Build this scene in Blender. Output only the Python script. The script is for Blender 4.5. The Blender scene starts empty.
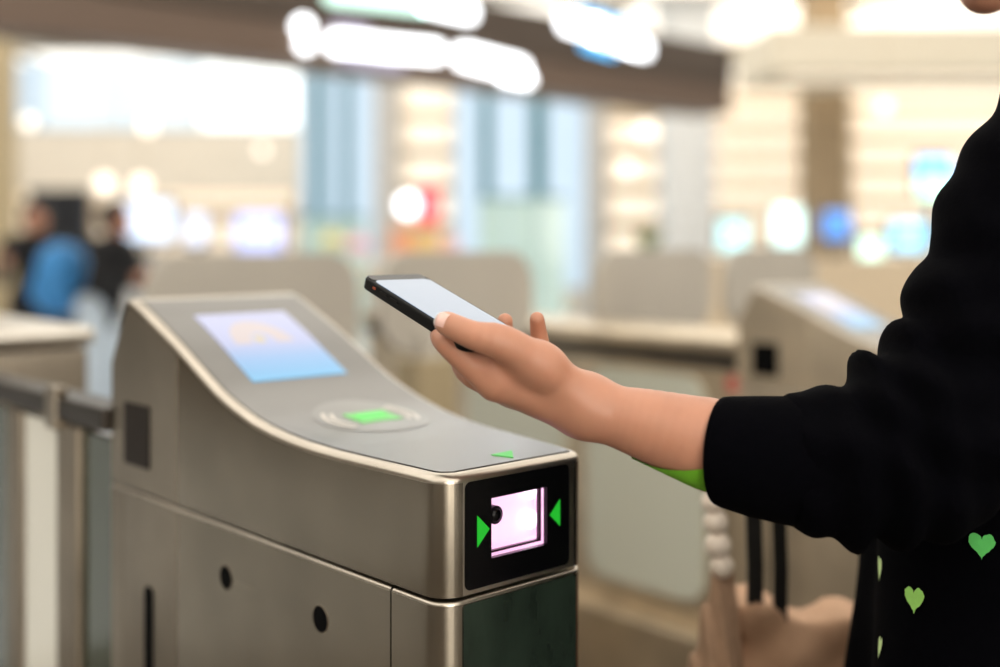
import bpy, bmesh, math, random
import numpy as np
from mathutils import Vector
from mathutils.bvhtree import BVHTree
random.seed(4)
sc = bpy.context.scene
col = sc.collection
# ---------------------------------------------------------------- camera
YAW = 0.738; F = 1151.0; HY = 238.0; CH = 1.2
SN, CS = math.sin(YAW), math.cos(YAW)
cam = bpy.data.cameras.new('camera'); co = bpy.data.objects.new('camera', cam); col.objects.link(co)
co.location = (0, 0, CH); co.rotation_euler = (math.pi/2, 0, -YAW)
cam.lens = F/1000*36; cam.sensor_width = 36; cam.shift_y = -(333.5-HY)/1000
cam.clip_start = 0.05; cam.clip_end = 200
cam.dof.use_dof = True; cam.dof.focus_distance = 0.985; cam.dof.aperture_fstop = 1.6
sc.camera = co
# ---------------------------------------------------------------- world, exposure
w = bpy.data.worlds.new('world'); sc.world = w; w.use_nodes = True
bg = w.node_tree.nodes['Background']; bg.inputs[0].default_value = (1.0, .97, .93, 1); bg.inputs[1].default_value = 0.35
sc.view_settings.view_transform = 'Standard'; sc.view_settings.look = 'None'
sc.view_settings.exposure = 0.43; sc.view_settings.gamma = 1.0; sc.view_settings.use_curve_mapping = False
try:
    sc.cycles.use_denoising = True
    sc.cycles.sample_clamp_indirect = 4.0
except Exception: pass
CEIL_LIGHT = 1.05

# ---------------------------------------------------------------- helpers
def lin(c):
    return tuple(((v/255)/12.92 if v/255 <= .04045 else ((v/255+.055)/1.055)**2.4) for v in c)
MATS = {}
def mat(name, rgb, rough=.5, metal=0., emit=None, strength=0., noise=0., nscale=(20, 20, 20), coat=0., bump=0., spec=None, alpha_glass=False, sheen=0., sss=0.):
    if name in MATS: return MATS[name]
    m = bpy.data.materials.new(name); m.use_nodes = True; nt = m.node_tree; b = nt.nodes['Principled BSDF']
    c = lin(rgb)
    b.inputs['Base Color'].default_value = (*c, 1); b.inputs['Roughness'].default_value = rough; b.inputs['Metallic'].default_value = metal
    if spec is not None: b.inputs['Specular IOR Level'].default_value = spec
    if coat: b.inputs['Coat Weight'].default_value = coat; b.inputs['Coat Roughness'].default_value = .05
    if sheen: b.inputs['Sheen Weight'].default_value = sheen
    if sss:
        b.inputs['Subsurface Weight'].default_value = sss; b.inputs['Subsurface Radius'].default_value = (.6, .25, .15); b.inputs['Subsurface Scale'].default_value = .008
    if emit: b.inputs['Emission Color'].default_value = (*lin(emit), 1); b.inputs['Emission Strength'].default_value = strength
    if alpha_glass:
        b.inputs['Transmission Weight'].default_value = .75; b.inputs['IOR'].default_value = 1.2
    if noise or bump:
        tc = nt.nodes.new('ShaderNodeTexCoord'); mp = nt.nodes.new('ShaderNodeMapping'); nz = nt.nodes.new('ShaderNodeTexNoise')
        mp.inputs['Scale'].default_value = nscale; nz.inputs['Scale'].default_value = 1.0; nz.inputs['Detail'].default_value = 4
        nt.links.new(tc.outputs['Object'], mp.inputs[0]); nt.links.new(mp.outputs[0], nz.inputs['Vector'])
        if noise:
            mx = nt.nodes.new('ShaderNodeMix'); mx.data_type = 'RGBA'
            mx.inputs[6].default_value = (*[max(0, v*(1-noise)) for v in c], 1); mx.inputs[7].default_value = (*[min(1, v*(1+noise)) for v in c], 1)
            nt.links.new(nz.outputs[0], mx.inputs[0]); nt.links.new(mx.outputs[2], b.inputs['Base Color'])
        if bump:
            bp = nt.nodes.new('ShaderNodeBump'); bp.inputs['Strength'].default_value = bump; bp.inputs['Distance'].default_value = .001
            nt.links.new(nz.outputs[0], bp.inputs['Height']); nt.links.new(bp.outputs[0], b.inputs['Normal'])
    MATS[name] = m
    return m
def Wd(u, v, z):                         # hall frame (right, forward, up) -> world
    return (u*CS+v*SN, -u*SN+v*CS, z)
def C(px, py, d):                        # a direction seen from the camera position and a distance -> hall frame
    return ((px-500)/F*d, d, CH-(py-HY)/F*d)
def CW(px, py, d): return Wd(*C(px, py, d))
def mobj(name, verts, faces, m, parent=None, smooth=False, sharp=None):
    o0 = parent_world(parent)
    me = bpy.data.meshes.new(name)
    me.from_pydata([(v[0]-o0[0], v[1]-o0[1], v[2]-o0[2]) for v in verts], [], [tuple(int(i) for i in f) for f in faces]); me.update()
    bm = bmesh.new(); bm.from_mesh(me); bmesh.ops.recalc_face_normals(bm, faces=bm.faces); bm.to_mesh(me); bm.free()
    if smooth:
        me.polygons.foreach_set('use_smooth', [True]*len(me.polygons))
        if sharp: me.set_sharp_from_angle(angle=math.radians(sharp))
    if m: me.materials.append(m)
    o = bpy.data.objects.new(name, me); col.objects.link(o)
    if parent: o.parent = parent
    return o
def parent_world(p):
    x = y = z = 0
    while p is not None:
        x += p.location[0]; y += p.location[1]; z += p.location[2]; p = p.parent
    return (x, y, z)
def empty(name, loc, label=None, cat=None, group=None):
    o = bpy.data.objects.new(name, None); col.objects.link(o); o.location = loc; o.empty_display_size = .05
    if label: tag(o, label, cat, group)
    return o
def tag(o, label, cat, group=None, kind=None):
    if label: o['label'] = label
    if cat: o['category'] = cat
    if group: o['group'] = group
    if kind: o['kind'] = kind
    return o
def struct(o, label):
    o['kind'] = 'structure'; o['label'] = label; o['category'] = label_cat(o.name); return o
def label_cat(n): return n.split('_')[0].split('.')[0]
def copy_tree(o, parent=None):
    c = o.copy(); col.objects.link(c); c.parent = parent
    for ch in list(o.children): copy_tree(ch, c)
    return c
def boxv(x0, x1, y0, y1, z0, z1, bev=0.0, xf=None, seg=2):
    """axis box, bevelled; xf maps each point to world"""
    bm = bmesh.new(); bmesh.ops.create_cube(bm, size=1)
    for v in bm.verts: v.co = Vector(((x0+x1)/2+v.co.x*(x1-x0), (y0+y1)/2+v.co.y*(y1-y0), (z0+z1)/2+v.co.z*(z1-z0)))
    if bev: bmesh.ops.bevel(bm, geom=bm.edges[:], offset=bev, segments=seg, affect='EDGES', profile=.5)
    bm.verts.ensure_lookup_table()
    vs = [tuple(v.co) for v in bm.verts]; fs = [[v.index for v in f.verts] for f in bm.faces]; bm.free()
    if xf: vs = [xf(*v) for v in vs]
    return vs, fs
def join(*parts):
    V, Fs = [], []
    for vs, fs in parts:
        n = len(V); V += list(vs); Fs += [[i+n for i in f] for f in fs]
    return V, Fs
def prism(poly, h0, h1, xf):             # polygon (a,b) extruded along third axis
    n = len(poly); vs = [xf(a, b, h0) for a, b in poly]+[xf(a, b, h1) for a, b in poly]
    fs = [list(range(n))[::-1], list(range(n, 2*n))]+[[i, (i+1) % n, n+(i+1) % n, n+i] for i in range(n)]
    return vs, fs
def rrect(a0, a1, b0, b1, r, seg=6):
    P = []
    for cx, cy, s in ((a1-r, b1-r, 0), (a0+r, b1-r, 1), (a0+r, b0+r, 2), (a1-r, b0+r, 3)):
        for k in range(seg+1):
            t = math.pi/2*(s+k/seg); P.append((cx+r*math.cos(t), cy+r*math.sin(t)))
    return P
def circ(cx, cy, r, n=24, ry=None): return [(cx+r*math.cos(2*math.pi*k/n), cy+(ry or r)*math.sin(2*math.pi*k/n)) for k in range(n)]
def tube(pts, r, n=10, closed=False):
    pts = [Vector(p) for p in pts]; V = []; Fs = []; N = len(pts)
    rs = r if isinstance(r, (list, tuple)) else [r]*N
    for i, p in enumerate(pts):
        t = (pts[min(i+1, N-1)]-pts[max(i-1, 0)]).normalized()
        a = t.cross(Vector((0, 0, 1)) if abs(t.z) < .9 else Vector((1, 0, 0))).normalized(); b = t.cross(a)
        for k in range(n):
            q = p+(a*math.cos(2*math.pi*k/n)+b*math.sin(2*math.pi*k/n))*rs[i]; V.append(tuple(q))
    for i in range(N-1):
        for k in range(n): Fs.append([i*n+k, i*n+(k+1) % n, (i+1)*n+(k+1) % n, (i+1)*n+k])
    Fs.append(list(range(n))[::-1]); Fs.append(list(range((N-1)*n, N*n)))
    return V, Fs
def ball(c, r, seg=16, rings=10, scale=(1, 1, 1)):
    V = [(c[0], c[1], c[2]+r*scale[2])]; Fs = []
    for i in range(1, rings):
        t = math.pi*i/rings
        for k in range(seg):
            p = 2*math.pi*k/seg; V.append((c[0]+r*scale[0]*math.sin(t)*math.cos(p), c[1]+r*scale[1]*math.sin(t)*math.sin(p), c[2]+r*scale[2]*math.cos(t)))
    V.append((c[0], c[1], c[2]-r*scale[2]))
    for k in range(seg): Fs.append([0, 1+k, 1+(k+1) % seg])
    for i in range(rings-2):
        for k in range(seg): a = 1+i*seg; Fs.append([a+k, a+seg+k, a+seg+(k+1) % seg, a+(k+1) % seg])
    a = 1+(rings-2)*seg
    for k in range(seg): Fs.append([a+k, len(V)-1, a+(k+1) % seg])
    return V, Fs
# ---- organic shapes: distance fields turned into one continuous surface
def cap(P, a, b, ra, rb):
    a = np.array(a, np.float32); b = np.array(b, np.float32); ab = b-a
    t = np.clip(((P-a)@ab)/max(1e-12, float(ab@ab)), 0, 1)
    return np.linalg.norm(P-a-t[..., None]*ab, axis=-1)-(ra+(rb-ra)*t)
def ell(P, c, r):
    r = np.array(r, np.float32); q = (P-np.array(c, np.float32))/r
    k = np.linalg.norm(q, axis=-1); return (k-1)*float(r.min())
def smin(a, b, k):
    h = np.clip(.5+.5*(b-a)/k, 0, 1); return b*(1-h)+a*h-k*h*(1-h)
def chain(P, pts, k=0.0):
    d = None
    for (p, r), (q, s) in zip(pts[:-1], pts[1:]):
        e = cap(P, p, q, r, s); d = e if d is None else (smin(d, e, k) if k else np.minimum(d, e))
    return d
def dense(pts, n=6):
    A = np.array([(*p, r) for p, r in pts], float); A = np.vstack([2*A[0]-A[1], A, 2*A[-1]-A[-2]]); out = []
    for i in range(1, len(A)-2):
        for k in range(n):
            t = k/n; p0, p1, p2, p3 = A[i-1:i+3]
            q = .5*(2*p1+(p2-p0)*t+(2*p0-5*p1+4*p2-p3)*t*t+(3*p1-p0-3*p2+p3)*t**3); out.append((tuple(q[:3]), float(q[3])))
    out.append((tuple(A[-2][:3]), float(A[-2][3]))); return out
def surface(fn, lo, hi, vox):
    lo = np.array(lo, float); n = np.ceil((np.array(hi)-lo)/vox).astype(int)+1
    g = np.stack(np.meshgrid(*[lo[i]+vox*np.arange(n[i]) for i in range(3)], indexing='ij'), -1).astype(np.float32)
    D = fn(g); S = D < 0
    nx, ny, nz = n-1
    cnt = np.zeros((nx, ny, nz), np.float32); acc = np.zeros((nx, ny, nz, 3), np.float32)
    cor = [(i, j, k) for i in (0, 1) for j in (0, 1) for k in (0, 1)]
    for a in cor:
        for ax in range(3):
            if a[ax]: continue
            b = list(a); b[ax] = 1
            A = D[a[0]:a[0]+nx, a[1]:a[1]+ny, a[2]:a[2]+nz]; B = D[b[0]:b[0]+nx, b[1]:b[1]+ny, b[2]:b[2]+nz]
            m = (A < 0) != (B < 0); t = np.where(m, A/np.where(m, A-B, 1), 0)
            cnt += m
            for c in range(3): acc[..., c] += m*(a[c]+(t if c == ax else 0))
    act = cnt > 0; idx = -np.ones(act.shape, np.int64); ii = np.argwhere(act); idx[act] = np.arange(len(ii))
    V = lo+vox*(ii+acc[act]/cnt[act][:, None])
    Q = []
    for ax in range(3):
        A = S; B = np.roll(S, -1, ax); e = np.argwhere(A != B)
        e = e[(e[:, ax] < n[ax]-1)]
        o1, o2 = [(1, 2), (2, 0), (0, 1)][ax]
        e = e[(e[:, o1] > 0) & (e[:, o2] > 0) & (e[:, o1] < n[o1]-1) & (e[:, o2] < n[o2]-1)]
        fl = S[e[:, 0], e[:, 1], e[:, 2]]
        def at(d1, d2):
            q = e.copy(); q[:, o1] += d1; q[:, o2] += d2; return idx[q[:, 0], q[:, 1], q[:, 2]]
        q = np.stack([at(-1, -1), at(0, -1), at(0, 0), at(-1, 0)], 1); q[~fl] = q[~fl][:, ::-1]
        Q.append(q[(q >= 0).all(1)])
    return V, np.concatenate(Q)
def hall(V): return [Wd(*v) for v in V]

# ---------------------------------------------------------------- materials
def steel(name, rgb, rough, streak, vert=False):
    if name in MATS: return MATS[name]
    m = bpy.data.materials.new(name); m.use_nodes = True; nt = m.node_tree; b = nt.nodes['Principled BSDF']
    tc = nt.nodes.new('ShaderNodeTexCoord'); mp = nt.nodes.new('ShaderNodeMapping'); nz = nt.nodes.new('ShaderNodeTexNoise')
    mp.inputs['Scale'].default_value = streak; nz.inputs['Scale'].default_value = 1; nz.inputs['Detail'].default_value = 5
    nt.links.new(tc.outputs['Object'], mp.inputs[0]); nt.links.new(mp.outputs[0], nz.inputs['Vector'])
    c = lin(rgb); mx = nt.nodes.new('ShaderNodeMix'); mx.data_type = 'RGBA'
    mx.inputs[6].default_value = (*[v*.94 for v in c], 1); mx.inputs[7].default_value = (*[min(1, v*1.05) for v in c], 1)
    nt.links.new(nz.outputs[0], mx.inputs[0]); nt.links.new(mx.outputs[2], b.inputs['Base Color'])
    mr = nt.nodes.new('ShaderNodeMapRange'); mr.inputs[3].default_value = rough*.92; mr.inputs[4].default_value = rough*1.1
    nt.links.new(nz.outputs[0], mr.inputs[0]); nt.links.new(mr.outputs[0], b.inputs['Roughness'])
    bp = nt.nodes.new('ShaderNodeBump'); bp.inputs['Strength'].default_value = .010; bp.inputs['Distance'].default_value = .0004
    nt.links.new(nz.outputs[0], bp.inputs['Height']); nt.links.new(bp.outputs[0], b.inputs['Normal'])
    n2 = nt.nodes.new('ShaderNodeTexNoise'); n2.inputs['Scale'].default_value = 7; n2.inputs['Detail'].default_value = 3
    nt.links.new(tc.outputs['Object'], n2.inputs['Vector'])
    m2 = nt.nodes.new('ShaderNodeMix'); m2.data_type = 'RGBA'; m2.blend_type = 'MULTIPLY'; m2.inputs[0].default_value = 1
    r2 = nt.nodes.new('ShaderNodeMapRange'); r2.inputs[1].default_value = .3; r2.inputs[2].default_value = .7; r2.inputs[3].default_value = .80; r2.inputs[4].default_value = 1.08
    nt.links.new(n2.outputs[0], r2.inputs[0]); nt.links.new(mx.outputs[2], m2.inputs[6]); nt.links.new(r2.outputs[0], m2.inputs[7]); nt.links.new(m2.outputs[2], b.inputs['Base Color'])
    b.inputs['Metallic'].default_value = 1
    MATS[name] = m; return m
STEEL = steel('brushed_steel', (146, 137, 123), .26, (8, 5, 900))
STEEL2 = steel('brushed_steel_end', (152, 142, 128), .36, (8, 5, 700))
STEELDK = steel('aged_steel', (150, 138, 122), .38, (6, 6, 300))
POLISH = mat('polished_steel_green_reflection', (42, 54, 46), .2, .35, noise=.9, nscale=(34, 34, 14))  # dark green mottling is a reflection put into the colour
BLACK = mat('black_gloss', (4, 4, 6), .22, spec=.25)
BLACKM = mat('black_matt', (3, 3, 4), .7, spec=.08)
PLATE = mat('grey_glass_plate', (114, 112, 109), .28, spec=.6)
SENSOR = mat('smoked_sensor_glass', (34, 26, 21), .5, spec=.2)
GREEN = mat('green_light', (20, 120, 30), .4, emit=(30, 190, 45), strength=.5)
GREENLED = mat('green_reader_light', (90, 180, 90), .4, emit=(110, 215, 100), strength=.16)
PADM = mat('reader_pad_grey', (134, 133, 131), .32)
PADW = mat('reader_symbol_white', (214, 208, 200), .4)
PINK = mat('scanner_lamp_pink', (240, 215, 235), .4, emit=(246, 206, 236), strength=.26)
PINKHOT = mat('scanner_lamp_hot', (255, 245, 255), .4, emit=(255, 240, 252), strength=1.0)
FLAP = mat('flap_grey', (184, 178, 168), .55, noise=.06, nscale=(8, 8, 8))
SKIN = mat('skin', (191, 136, 110), .42, noise=.10, nscale=(45, 45, 45), sss=.15, bump=.05)
NAIL = mat('thumbnail', (240, 196, 184), .2, coat=.6)
NAILTIP = mat('thumbnail_tip', (250, 240, 234), .25, coat=.5)
KNIT = mat('black_knit', (3, 3, 6), .95, noise=.5, nscale=(300, 300, 300), bump=.4, spec=.04)
LIME = mat('lime_green', (120, 196, 40), .8, noise=.2, nscale=(80, 80, 80))

# ---------------------------------------------------------------- hall shell
floor = mobj('floor', *boxv(-14, 16, -9, 26, -.1, 0, xf=Wd), mat('floor_polished', (196, 200, 202), .22, noise=.05, nscale=(.6, .6, .6)))
struct(floor, 'pale polished hall floor')
ap = mobj('floor_darkener', *boxv(-6, 9, -4, 3.3, 0, .003), mat('apron_dark', (98, 90, 80), .35, noise=.2, nscale=(40, 40, 40))); struct(ap, 'unseen dark floor band added to darken the gate reflections')  # unseen band, added to darken what the gate sides reflect
CEILM = mat('ceiling_cream', (226, 220, 208), .7, noise=.05, nscale=(.5, .5, .5))
struct(mobj('ceiling', *boxv(-14, 16, -9, 26, 4.6, 4.75, xf=Wd), CEILM), 'cream hall ceiling high above the gates')
struct(mobj('wall_back', *boxv(-14, 16, 25.8, 26, 0, 4.6, xf=Wd), mat('wall_cream', (232, 216, 190), .8, noise=.1, nscale=(1, 1, 1))), 'warm cream wall at the far end of the hall')
struct(mobj('wall_left', *boxv(-14.2, -14, -9, 26, 0, 4.6, xf=Wd), mat('wall_taupe', (120, 108, 94), .8, noise=.15, nscale=(.7, .7, .7))), 'taupe side wall of the hall')
struct(mobj('wall_right', *boxv(16, 16.2, -9, 26, 0, 4.6, xf=Wd), mat('wall_taupe', (1, 1, 1))), 'taupe wall on the far right side')
struct(mobj('wall_front', *boxv(-14, 16, -9.2, -9, 0, 4.6, xf=Wd), mat('wall_grey', (150, 142, 132), .8)), 'grey wall behind the viewpoint')
DAY = mat('daylight_pane', (120, 130, 136), .3, emit=(222, 236, 244), strength=.84)
DAYB = mat('daylight_pane_bright', (245, 252, 255), .3, emit=(246, 253, 255), strength=1.0)
PALE = mat('daylight_pane_blue', (120, 134, 146), .3, emit=(198, 218, 234), strength=.74)
WFR = mat('window_frame_pale', (196, 208, 214), .5)
TEAL = mat('teal_mullion', (62, 128, 142), .4)
nwin = [0]
def window(px0, px1, py0, py1, v, m, label, muls=(), frame=WFR, fw=.025):
    """window in a far wall: frame, panes, mullions"""
    nwin[0] += 1
    u0, _, z1 = C(px0, py0, v); u1, _, z0 = C(px1, py1, v); z0 = max(z0, .02)
    r = empty('window_%d' % nwin[0], Wd((u0+u1)/2, v, z0)); r['kind'] = 'structure'; r['label'] = label; r['category'] = 'window'
    xs = [u0]+[C(a, 0, v)[0] for a, b in muls for a in (a, b)]+[u1]
    mobj('window_frame', *join(boxv(u0-fw, u1+fw, v-.06, v+.1, z1, z1+fw, xf=Wd), boxv(u0-fw, u1+fw, v-.06, v+.1, z0-fw if z0 > .1 else 0, z0, xf=Wd),
         boxv(u0-fw, u0, v-.06, v+.1, z0, z1, xf=Wd), boxv(u1, u1+fw, v-.06, v+.1, z0, z1, xf=Wd)), frame, r)
    for i in range(0, len(xs), 2): mobj('pane', *boxv(xs[i], xs[i+1], v, v+.03, z0, z1, xf=Wd), m, r)
    for a, b in muls: mobj('mullion', *boxv(C(a, 0, v)[0], C(b, 0, v)[0], v-.08, v+.08, z0, z1, xf=Wd), TEAL, r)
    return r
# high glazing on the left
window(-30, 41, 50, 128, 22, PALE, 'pale high window at the far left edge')
window(43, 120, 38, 128, 22, DAY, 'bright high window left of the middle glazing')
window(122, 199, 48, 128, 22, DAY, 'bright high window between two others above the shop fascia')
window(201, 298, 58, 128, 22, DAYB, 'brightest high window, white with daylight, beside the blue glazing')
# tall pale-blue glazing
window(302, 374, 60, 262, 17, PALE, 'tall pale blue glazing with two teal mullions', ((313, 325), (342, 351)))
window(455, 600, 84, 288, 17, PALE, 'wide pale blue glazing with dark teal mullions', ((480, 492), (530, 546)))
# unseen bright panes added behind the viewpoint for the gate corner's white stripe
for (a, b), lb in zip(((1.5, 4.5), (5.2, 8.2)), ('first unseen bright pane added behind the viewpoint', 'second unseen bright pane added behind the viewpoint')):
    nwin[0] += 1
    r = empty('window_%d' % nwin[0], Wd((a+b)/2, -8.95, .4)); r['kind'] = 'structure'; r['label'] = lb; r['category'] = 'window'  # root of the added unseen pane, numbered along with the windows
    mobj('pane', *boxv(a, b, -8.98, -8.94, .4, 4.0, xf=Wd), mat('rear_glow', (240, 240, 235), .3, emit=(255, 248, 238), strength=5.0), r)
    mobj('window_frame', *join(boxv(a-.06, b+.06, -9, -8.9, 4, 4.06, xf=Wd), boxv(a-.06, b+.06, -9, -8.9, .34, .4, xf=Wd), boxv(a-.06, a, -9, -8.9, .4, 4, xf=Wd), boxv(b, b+.06, -9, -8.9, .4, 4, xf=Wd)), WFR, r)  # frame around the added unseen pane
# ceiling lights (the light of the hall)
LDIF = mat('ceiling_light_diffuser', (255, 250, 240), .4, emit=(255, 249, 240), strength=CEIL_LIGHT)
LFR = mat('ceiling_light_frame', (210, 205, 196), .5)
k = 0
proto = None
for iv, v in enumerate((-6, -2, 2, 6, 10, 14, 18, 22.5)):
    for iu, u in enumerate((-10.5, -7, -3.5, 0, 3.5, 7, 10.5)):
        lab = 'large cream ceiling light panel in the grid of the hall ceiling'
        if proto is None:
            proto = empty('ceiling_light', (0, 0, 4.6), lab, 'ceiling light', 'ceiling light panels')
            proto.rotation_euler = (0, 0, 0)
            def rz(a, b, c): return Wd(a, b, c)
            mobj('frame', *join(boxv(-1.68, 1.68, -1.75, -1.7, 4.54, 4.6, xf=rz), boxv(-1.68, 1.68, 1.7, 1.75, 4.54, 4.6, xf=rz), boxv(-1.68, -1.63, -1.7, 1.7, 4.54, 4.6, xf=rz), boxv(1.63, 1.68, -1.7, 1.7, 4.54, 4.6, xf=rz)), LFR, proto)
            mobj('diffuser', *boxv(-1.63, 1.63, -1.7, 1.7, 4.56, 4.598, xf=rz), LDIF, proto)
            o = proto
        else: o = copy_tree(proto)
        o.location = Wd(u, v, 4.6)

# ---------------------------------------------------------------- fare gate
GX, GY = .614, .7475
SEAM = .892
PROF = [(-.01, .999), (.0, .999), (.15, .9985), (.21, 1.0), (.25, 1.003), (.3, 1.0098), (.34, 1.0195), (.38, 1.0322), (.43, 1.0545), (.48, 1.078), (.54, 1.1028), (.596, 1.1238), (.606, 1.1255), (.612, 1.123), (.655, 1.05), (.67, 1.02)]
def ztop(y):
    # smooth interpolation
    p = PROF
    for i in range(len(p)-1):
        if y <= p[i+1][0]: break
    (x0, y0), (x1, y1) = p[i], p[i+1]
    def sl(j):
        if j <= 0 or j >= len(p)-1: return 0
        a = (p[j][1]-p[j-1][1])/(p[j][0]-p[j-1][0]); b = (p[j+1][1]-p[j][1])/(p[j+1][0]-p[j][0])
        return 0 if a*b <= 0 else 2*a*b/(a+b)
    h = x1-x0; t = min(1, max(0, (y-x0)/h)); m0, m1 = sl(i)*h, sl(i+1)*h
    if p[i][0] >= .606: m0 = m1 = (y1-y0)
    return (2*t**3-3*t**2+1)*y0+(t**3-2*t**2+t)*m0+(-2*t**3+3*t**2)*y1+(t**3-t**2)*m1
RW = [(-.01, .170), (0, .171), (.03, .181), (.1, .197), (.2, .215), (.3, .232), (.36, .236), (.7, .238)]
def wr(y): return float(np.interp(y, [a for a, b in RW], [b for a, b in RW]))
RL, RR = .023, .012
def xl(y, i=0):
    r = max(.002, RL-i); q = y-i
    return i+(r-math.sqrt(max(0, r*r-(r-q)**2)) if q < r else 0)
def xr(y, i=0):
    r = max(.002, RR-i); q = y-i
    return wr(y)-i-(r-math.sqrt(max(0, r*r-(r-q)**2)) if q < r else 0)
def ysamp(y0, y1, i):
    s = sorted(set([0]+[RR*(1-math.cos(math.pi/2*k/6)) for k in range(1, 7)]+[RL*(1-math.cos(math.pi/2*k/8)) for k in range(1, 9)]+
        [.03+.02*k for k in range(28)]+[.588, .592, .596, .6, .603, .606, .609, .612, .62, .64, .655]))
    s = [q for q in s if y0 <= q <= y1]
    if not s or s[0] > y0: s = [y0]+s
    if s[-1] < y1: s.append(y1)
    return [i+(q-y0)*(y1-y0-(2*i if y0 == 0 else i))/(y1-y0)+y0 if y0 == 0 else q for q in s]
def gate_shell(y0, y1, zbot, ztopf, bev, hole=None):
    """a housing with rounded nose corners, splayed right side, rolled top edge"""
    rings = [(0, zbot, 0)]+[(bev*(1-math.cos(a)), None, bev*(1-math.sin(a))) for a in [math.pi/2*k/5 for k in range(6)]]
    V = []; Fs = []; n = None; ringi = []
    for inset, zb, drop in rings:
        ys = ysamp(y0, y1, inset) if y0 == 0 else [y0+min(inset, 1e9)*0+q-y0 for q in ysamp(y0, y1, 0)]
        if y0 != 0: pass
        L = [(xl(y, inset), y) for y in ys]; R = [(xr(y, inset), y) for y in ys]
        loop = L[::-1]+R; n = len(ys); st = len(V)
        for x, y in loop: V.append((x, y, zb if zb is not None else ztopf(y)-drop))
        ringi.append(st)
    m = 2*n
    for a, b in zip(ringi[:-1], ringi[1:]):
        for k in range(m):
            k2 = (k+1) % m
            if hole and a == ringi[0] and k == n-1:
                continue
            Fs.append([a+k, a+k2, b+k2, b+k])
    t = ringi[-1]
    for k in range(n-1): Fs.append([t+n-1-k, t+n-1-(k+1), t+n+k+1, t+n+k])
    bt = ringi[0]
    for k in range(n-1): Fs.append([bt+n-1-k, bt+n+k, bt+n+k+1, bt+n-1-(k+1)])
    if hole:
        a, b = ringi[0], ringi[1]; c4 = [a+n-1, a+n, b+n, b+n-1]
        hx0, hx1, hz0, hz1 = hole; s = len(V); V += [(hx0, 0, hz0), (hx1, 0, hz0), (hx1, 0, hz1), (hx0, 0, hz1)]
        for k in range(4): Fs.append([c4[k], c4[(k+1) % 4], s+(k+1) % 4, s+k])
    return V, Fs, (2*n-1 if hole else 2*n)
def conform(poly, dz, y_of=None):
    """thin piece lying on the curved top: polygon (x,y) -> grid-free ngon fan"""
    return [(x, y, ztop(y)+dz) for x, y in poly]
def sheet(xa, xb, y0, y1, dz, n=20, th=.0008):
    V = []; Fs = []
    for k in range(n+1):
        y = y0+(y1-y0)*k/n; a = xa(y) if callable(xa) else xa; b = xb(y) if callable(xb) else xb
        z = ztop(y)+dz; V += [(a, y, z), (b, y, z), (a, y, z-th), (b, y, z-th)]
    for k in range(n):
        q = 4*k; Fs += [[q, q+1, q+5, q+4], [q+2, q+6, q+7, q+3], [q, q+4, q+6, q+2], [q+1, q+3, q+7, q+5]]
    Fs += [[0, 2, 3, 1], [4*n, 4*n+1, 4*n+3, 4*n+2]]
    return V, Fs
def ringsheet(cx, cy, r0, r1, a0, a1, dz, n=28):
    V = []; Fs = []
    for k in range(n+1):
        t = a0+(a1-a0)*k/n
        for r in (r0, r1):
            x, y = cx+r*math.cos(t), cy+r*math.sin(t); V.append((x, y, ztop(y)+dz))
    for k in range(n): Fs.append([2*k, 2*k+1, 2*k+3, 2*k+2])
    return V, Fs
def screen_mat():
    m = bpy.data.materials.new('gate_display'); m.use_nodes = True; nt = m.node_tree; b = nt.nodes['Principled BSDF']; N = nt.nodes.new; Lk = nt.links.new
    tc = N('ShaderNodeTexCoord'); sp = N('ShaderNodeSeparateXYZ'); Lk(tc.outputs['Generated'], sp.inputs[0])
    cr = N('ShaderNodeValToRGB'); e = cr.color_ramp.elements
    e[0].position = 0; e[0].color = (*lin((120, 205, 252)), 1); e[1].position = 1; e[1].color = (*lin((214, 216, 250)), 1)
    q = e.new(.28); q.color = (*lin((158, 204, 252)), 1); q = e.new(.5); q.color = (*lin((206, 212, 250)), 1)
    Lk(sp.outputs['Y'], cr.inputs[0])
    # arc-shaped cream graphic in the upper half
    def mth(op, a, b_=None):
        n = N('ShaderNodeMath'); n.operation = op
        for i, q in enumerate((a, b_)):
            if q is None: continue
            if isinstance(q, (int, float)): n.inputs[i].default_value = q
            else: Lk(q, n.inputs[i])
        return n.outputs[0]
    dx = mth('MULTIPLY', mth('SUBTRACT', sp.outputs['X'], .47), 1.0); dy = mth('MULTIPLY', mth('SUBTRACT', sp.outputs['Y'], .52), .9)
    rr = mth('SQRT', mth('ADD', mth('MULTIPLY', dx, dx), mth('MULTIPLY', dy, dy)))
    arc = mth('MULTIPLY', mth('LESS_THAN', rr, .30), mth('GREATER_THAN', rr, .12)); arc = mth('MULTIPLY', arc, mth('GREATER_THAN', sp.outputs['Y'], .5))
    mx = N('ShaderNodeMix'); mx.data_type = 'RGBA'; Lk(mth('MULTIPLY', arc, .8), mx.inputs[0]); Lk(cr.outputs[0], mx.inputs[6]); mx.inputs[7].default_value = (*lin((240, 218, 204)), 1)
    dot = mth('LESS_THAN', mth('ABSOLUTE', mth('SUBTRACT', sp.outputs['X'], .44)), .05); dot = mth('MULTIPLY', dot, mth('LESS_THAN', mth('ABSOLUTE', mth('SUBTRACT', sp.outputs['Y'], .56)), .05))
    m2 = N('ShaderNodeMix'); m2.data_type = 'RGBA'; Lk(mth('MULTIPLY', dot, .7), m2.inputs[0]); Lk(mx.outputs[2], m2.inputs[6]); m2.inputs[7].default_value = (*lin((250, 222, 120)), 1)
    b.inputs['Base Color'].default_value = (.02, .02, .02, 1); b.inputs['Roughness'].default_value = .15
    Lk(m2.outputs[2], b.inputs['Emission Color']); b.inputs['Emission Strength'].default_value = .60
    return m
DISPLAY = screen_mat()
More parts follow.
